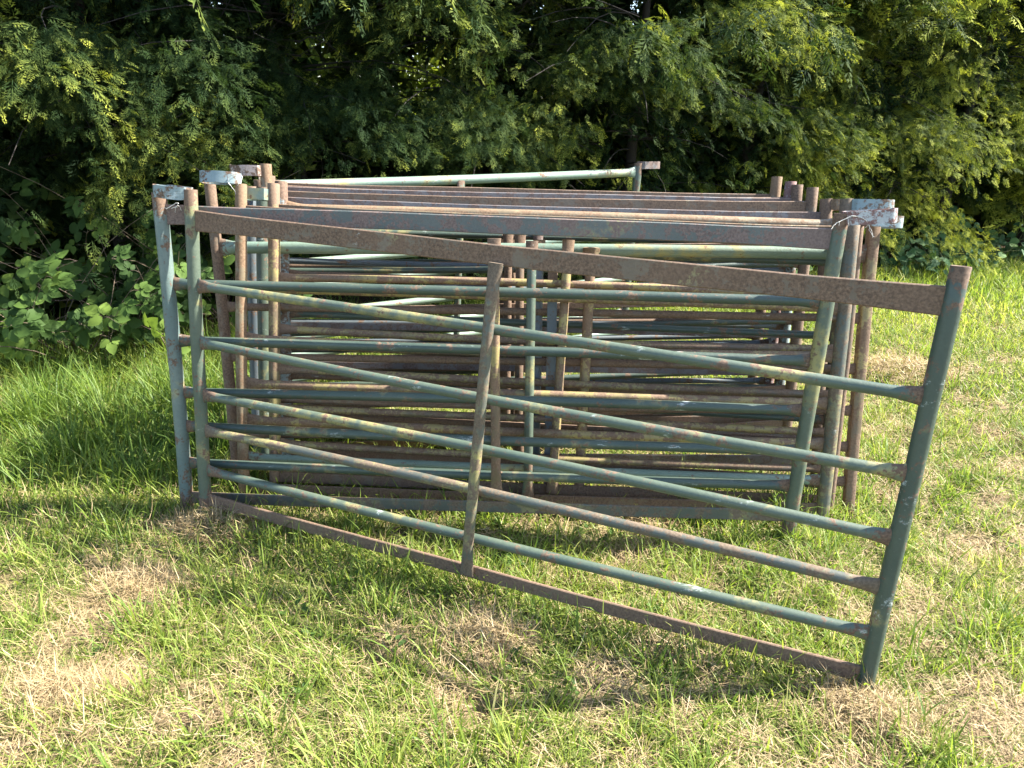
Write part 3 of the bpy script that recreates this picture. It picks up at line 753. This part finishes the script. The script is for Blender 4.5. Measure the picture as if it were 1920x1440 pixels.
# ------------------------------------------------------------------ grass
def blades(n_try, region, dens, rng):
    x0, x1, y0, y1 = region
    x = rng.uniform(x0, x1, n_try); y = rng.uniform(y0, y1, n_try)
    k = (rng.random(n_try) < dens(x, y)) & (np.abs(x) < .80 * y + .75)
    return x[k], y[k]
def blade_mesh(x, y, L, wd, lean, az, bend, rnd, segs=3, z=None):
    n = len(x); z = hgt(x, y) - .004 if z is None else z
    ts = np.linspace(0, 1, segs + 1)
    d = np.stack([np.cos(az), np.sin(az)], -1)
    sv = np.stack([-np.sin(az), np.cos(az), np.zeros(n)], -1)
    tw = RNG.normal(0, .6, n); sv = np.stack([sv[:, 0] * np.cos(tw) - sv[:, 1] * np.sin(tw), sv[:, 0] * np.sin(tw) + sv[:, 1] * np.cos(tw), sv[:, 2]], -1)
    V = []
    a0 = lean; 
    px = np.zeros(n); pz = np.zeros(n); prev = 0
    for t_ in ts:
        if t_ > 0:
            a = a0 + bend * (t_ + prev) / 2; px = px + np.sin(a) * L * (t_ - prev); pz = pz + np.cos(a) * L * (t_ - prev)
        prev = t_
        c = np.stack([x + d[:, 0] * px, y + d[:, 1] * px, np.maximum(z + pz, z + .004)], -1)
        if t_ < 1:
            h = (wd * (1 - .75 * t_ ** 1.5) / 2)[:, None]
            V += [c - sv * h, c + sv * h]
        else: V += [c]
    k = len(V); V = np.stack(V, 1).reshape(-1, 3)
    b = (np.arange(n) * k)[:, None]
    Q = np.concatenate([b + np.array([[2 * i, 2 * i + 1, 2 * i + 3, 2 * i + 2]]) for i in range(segs - 1)])
    T = b + np.array([[k - 3, k - 2, k - 1]])
    return V, Q, T, np.repeat(rnd, k)
def join(parts):
    V, Q, T, A = [], [], [], []; o = 0
    for v, q_, t_, a in parts:
        V.append(v); Q.append(q_ + o); T.append(t_ + o); A.append(a); o += len(v)
    return np.concatenate(V), [np.concatenate(Q), np.concatenate(T)], np.concatenate(A)
def wind(n, rng, mean=2.6, sd=1.5): return rng.normal(mean, sd, n)
grng = np.random.default_rng(99)
not_under = lambda x, y: 1 - np.clip((hedge_side(x, y) - .0) / .35, 0, 1) * .93
parts = []
bands = [(1.0, 2.4, 9500, 3, .0032), (2.4, 3.8, 6500, 3, .0040), (3.8, 5.6, 3800, 2, .0056), (5.6, 9.6, 2300, 2, .0085)]
for y0, y1, dn, sg, wd in bands:
    X0 = .8 * y1 + .75; area = 2 * X0 * (y1 - y0)
    x, y = blades(int(area * dn), (-X0, X0, y0, y1), lambda x, y: (.42 + .58 * green_at(x, y)) * not_under(x, y), grng)
    g = green_at(x, y); n = len(x)
    lushR = np.clip((y - 4.4) / 1.2, 0, 1)
    tall = np.clip(1 - np.abs(hedge_side(x, y) + .75) / .8, 0, 1)
    clump = vnoise(x * 13, y * 13, 51)
    L = grng.gamma(5, 1 / 5., n) * (.026 + .040 * g * (.45 + 1.1 * clump) + .020 * lushR + .07 * tall)
    parts.append(blade_mesh(x, y, L, wd * grng.uniform(.6, 1.45, n), np.abs(grng.normal(.35, .45, n)), grng.uniform(0, 6.283, n) + 2 * (vnoise(x * 5, y * 5, 61) - .5), np.abs(grng.normal(.9, .55, n)),
                            np.clip(grng.normal(.50, .19, n) + .14 * (vnoise(x * 2.2, y * 2.2, 44) - .5) * 2 + .05 * lushR - .12 * tall, 0, 1), sg))
V, F, A = join(parts)
o = link('grass', np_mesh('grass', V, F, {'rnd': A}), GRASS); tag(o, 'short green grass covering the ground in patches', 'grass', kind='stuff')

# longer tufts: sprinkled, along the hurdle feet, and rank in the shade on the left
parts = []
tx, ty, tl, tn = [], [], [], []
for _ in range(560):
    yy = grng.uniform(1.25, 7.2) if grng.random() < .5 else grng.uniform(1.25, 3.4); xx = grng.uniform(-.72 * yy - .4, .72 * yy + .4)
    if hedge_side(xx, yy) > -.1 or green_at(np.array([xx]), np.array([yy]))[0] < .12: continue
    tx.append(xx); ty.append(yy); tl.append(grng.uniform(.05, .14)); tn.append(int(grng.uniform(6, 34)))
for _ in range(150):                                    # under the hurdles
    s = grng.random(); tx.append(-1.25 + 2.6 * s + grng.normal(0, .08)); ty.append(2.62 + grng.normal(0, .28) - .05 * s); tl.append(grng.uniform(.07, .15)); tn.append(int(grng.uniform(12, 32)))
for _ in range(110):                                    # growing up through the swung-out hurdle's bottom bar
    s = grng.random(); tx.append(-1.2 + 2.2 * s + grng.normal(0, .02)); ty.append(2.50 - .87 * s + grng.normal(0, .07)); tl.append(grng.uniform(.06, .13)); tn.append(int(grng.uniform(3, 14)))
for _ in range(95):
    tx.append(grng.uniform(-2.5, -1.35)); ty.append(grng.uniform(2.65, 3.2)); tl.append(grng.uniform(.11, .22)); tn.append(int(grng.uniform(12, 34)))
for _ in range(330):                                    # rank grass left of the hurdles and along the hedge
    if grng.random() < .6: xx, yy = grng.normal(-2.05, .6), grng.normal(3.55, .55)
    else:
        s = grng.uniform(-1.5, 10.5); b = HP + HD * s - HN * grng.uniform(.0, .8); xx, yy = b
    if hedge_side(xx, yy) > .15 or abs(xx) > .8 * yy + .6 or (yy < 3.0 and xx < 0): continue
    tx.append(xx); ty.append(yy); tl.append(grng.uniform(.13, .30)); tn.append(int(grng.uniform(16, 44)))
for xx, yy, ll, nn in zip(tx, ty, tl, tn):
    rad = grng.uniform(.02, .07); x = xx + grng.normal(0, rad, nn); y = yy + grng.normal(0, rad, nn)
    az = np.arctan2(y - yy, x - xx) + grng.normal(0, .5, nn)
    tone = grng.uniform(.2, .62) if xx > -1.3 or yy < 2.9 else grng.uniform(.02, .38)  # left tufts: deep green kind, with the shade there also put into the colour
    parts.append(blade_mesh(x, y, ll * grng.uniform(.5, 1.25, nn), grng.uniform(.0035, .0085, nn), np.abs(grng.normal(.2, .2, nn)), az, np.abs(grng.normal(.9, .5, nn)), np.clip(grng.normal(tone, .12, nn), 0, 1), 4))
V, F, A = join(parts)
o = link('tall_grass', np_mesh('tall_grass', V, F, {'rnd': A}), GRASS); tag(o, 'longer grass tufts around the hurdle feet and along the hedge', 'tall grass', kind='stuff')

# dry clippings lying on the ground
parts = []
for y0, y1, dn, wd in ((1.0, 2.4, 11500, .0024), (2.4, 3.8, 7000, .0032), (3.8, 5.8, 3000, .005), (5.8, 9.2, 1000, .0075)):
    X0 = .8 * y1 + .75; area = 2 * X0 * (y1 - y0)
    x, y = blades(int(area * dn), (-X0, X0, y0, y1), lambda x, y: (.30 + .70 * (1 - green_at(x, y))) * not_under(x, y), grng)
    n = len(x); dry = 1 - green_at(x, y)
    z = hgt(x, y) + grng.uniform(0, .028, n) * (.4 + .6 * dry)
    parts.append(blade_mesh(x, y, grng.gamma(4, .012, n) + .015, wd * grng.uniform(.4, 1.2, n), np.clip(grng.normal(1.25, .3, n), .3, 1.6), grng.uniform(0, 6.283, n), grng.normal(.15, .7, n), np.clip(grng.normal(.5, .2, n), 0, 1), 2, z))
V, F, A = join(parts)
o = link('dry_clippings', np_mesh('dry_clippings', V, F, {'rnd': A}), STRAW); tag(o, 'pale dry grass clippings lying in patches on the turf', 'dry grass', kind='stuff')

# broad-leaved weeds lying flat in the turf
VV, FF, o_ = [], [], 0
for _ in range(60):
    yy = grng.uniform(1.5, 4.5); xx = grng.uniform(-.7 * yy - .3, .7 * yy + .3)
    for k in range(int(grng.uniform(4, 9))):
        v, f = leaflet(grng.uniform(.018, .042), grng.uniform(.006, .011), grng.uniform(0, 6.283), (xx + grng.normal(0, .015), yy + grng.normal(0, .015), float(hgt(xx, yy)) + grng.uniform(.01, .03)), .35, grng.uniform(-.5, .3))
        VV += v; FF += [tuple(a + o_ for a in q_) for q_ in f]; o_ += len(v)
o = link('broad_weeds', np_mesh('broad_weeds', VV, [np.array(FF)], {'rnd': np.repeat(grng.random(len(VV) // 15), 15)}, True), BRAMBLE)
tag(o, 'small broad-leaved weeds scattered flat in the turf', 'weeds', kind='stuff')

# heaped clumps of dry mown grass
CL = ['hay clump heaped at the left feet of the front hurdles', 'small pale hay clump below the middle of the swung-out hurdle', 'hay clump around the right foot of the swung-out hurdle',
      'brown hay clump on the grass right of the stack', 'hay clump at the left edge of the foreground', 'hay clump on the bare patch at left']
for (hx, hy, hr), lab in zip(CLUMPS, CL):
    n = int(9500 * hr * (1 if hy < 4 else .6)); rr_ = hr * np.sqrt(grng.random(n)) * grng.uniform(.6, 1.15, n); th = grng.uniform(0, 6.283, n)
    x = hx + rr_ * np.cos(th) * 1.25; y = hy + rr_ * np.sin(th) * .8
    z = hgt(x, y) + grng.random(n) * .075 * np.exp(-(rr_ / hr / .62) ** 2) * (hr / .18)
    V, Q, T, A = blade_mesh(x, y, grng.uniform(.03, .10, n), grng.uniform(.0014, .003, n) * (1 if hy < 4 else 1.8), np.clip(grng.normal(1.2, .35, n), .2, 1.7), grng.uniform(0, 6.283, n), grng.normal(.2, .8, n), np.clip(grng.normal(.52, .2, n), 0, 1), 3, z)
    V[:, 2] = np.maximum(V[:, 2], -.02)
    o = link('hay_clump', np_mesh('hay_clump', V - np.array([hx, hy, 0]), [Q, T], {'rnd': A}), STRAW, None, (hx, hy, 0)); tag(o, lab, 'hay clump', 'clumps of dry mown grass')

# ------------------------------------------------------------------ twine caught on the loops
def twine(label, pk, pts, n, seed, fray=0):
    P = Plane(pk); rng = np.random.default_rng(seed); ctrl = [P.at(*q_) + P.n * .04 for q_ in pts]
    paths, radii = [], []
    pp = []
    for i in range(len(ctrl) - 1):
        for s in np.linspace(0, 1, 5)[:-1]: pp.append(np.array(ctrl[i].lerp(ctrl[i + 1], s)) + rng.normal(0, .0015, 3))
    pp.append(np.array(ctrl[-1])); pp = np.array(pp)
    pp[1:-1] = (pp[:-2] + pp[1:-1] * 2 + pp[2:]) / 4
    paths.append(pp); radii.append((.0014, .0010))
    for _ in range(fray):
        k = rng.integers(0, len(pp)); paths.append(wig(pp[k], rng.normal(0, 1, 3), rng.uniform(.02, .045), 5, .35, .5, rng)); radii.append((.0008, .0005))
    v, f = tubes_np(paths, radii, 5); b = pp.mean(0)
    o = link('twine', np_mesh('twine', v - b, f, None, True), TWINE, None, b); tag(o, label, 'twine', 'scraps of twine on the hurdles')
twine('white twine looped round the loop at the upper left of the stack', 'C', [(440, 350), (434, 342), (440, 332), (452, 327), (463, 333), (460, 345)], 5, 1, 3)
twine('frayed twine tangled on the white loop at the right of the stack', 'B', [(1558, 420), (1572, 412), (1590, 404), (1606, 406), (1618, 415), (1622, 426)], 5, 2, 9)
twine('pale tuft of twine caught on the rusty top bar between the two left posts', 'A', [(328, 392), (336, 386), (345, 382), (353, 381), (347, 388), (338, 391)], 5, 3, 4)
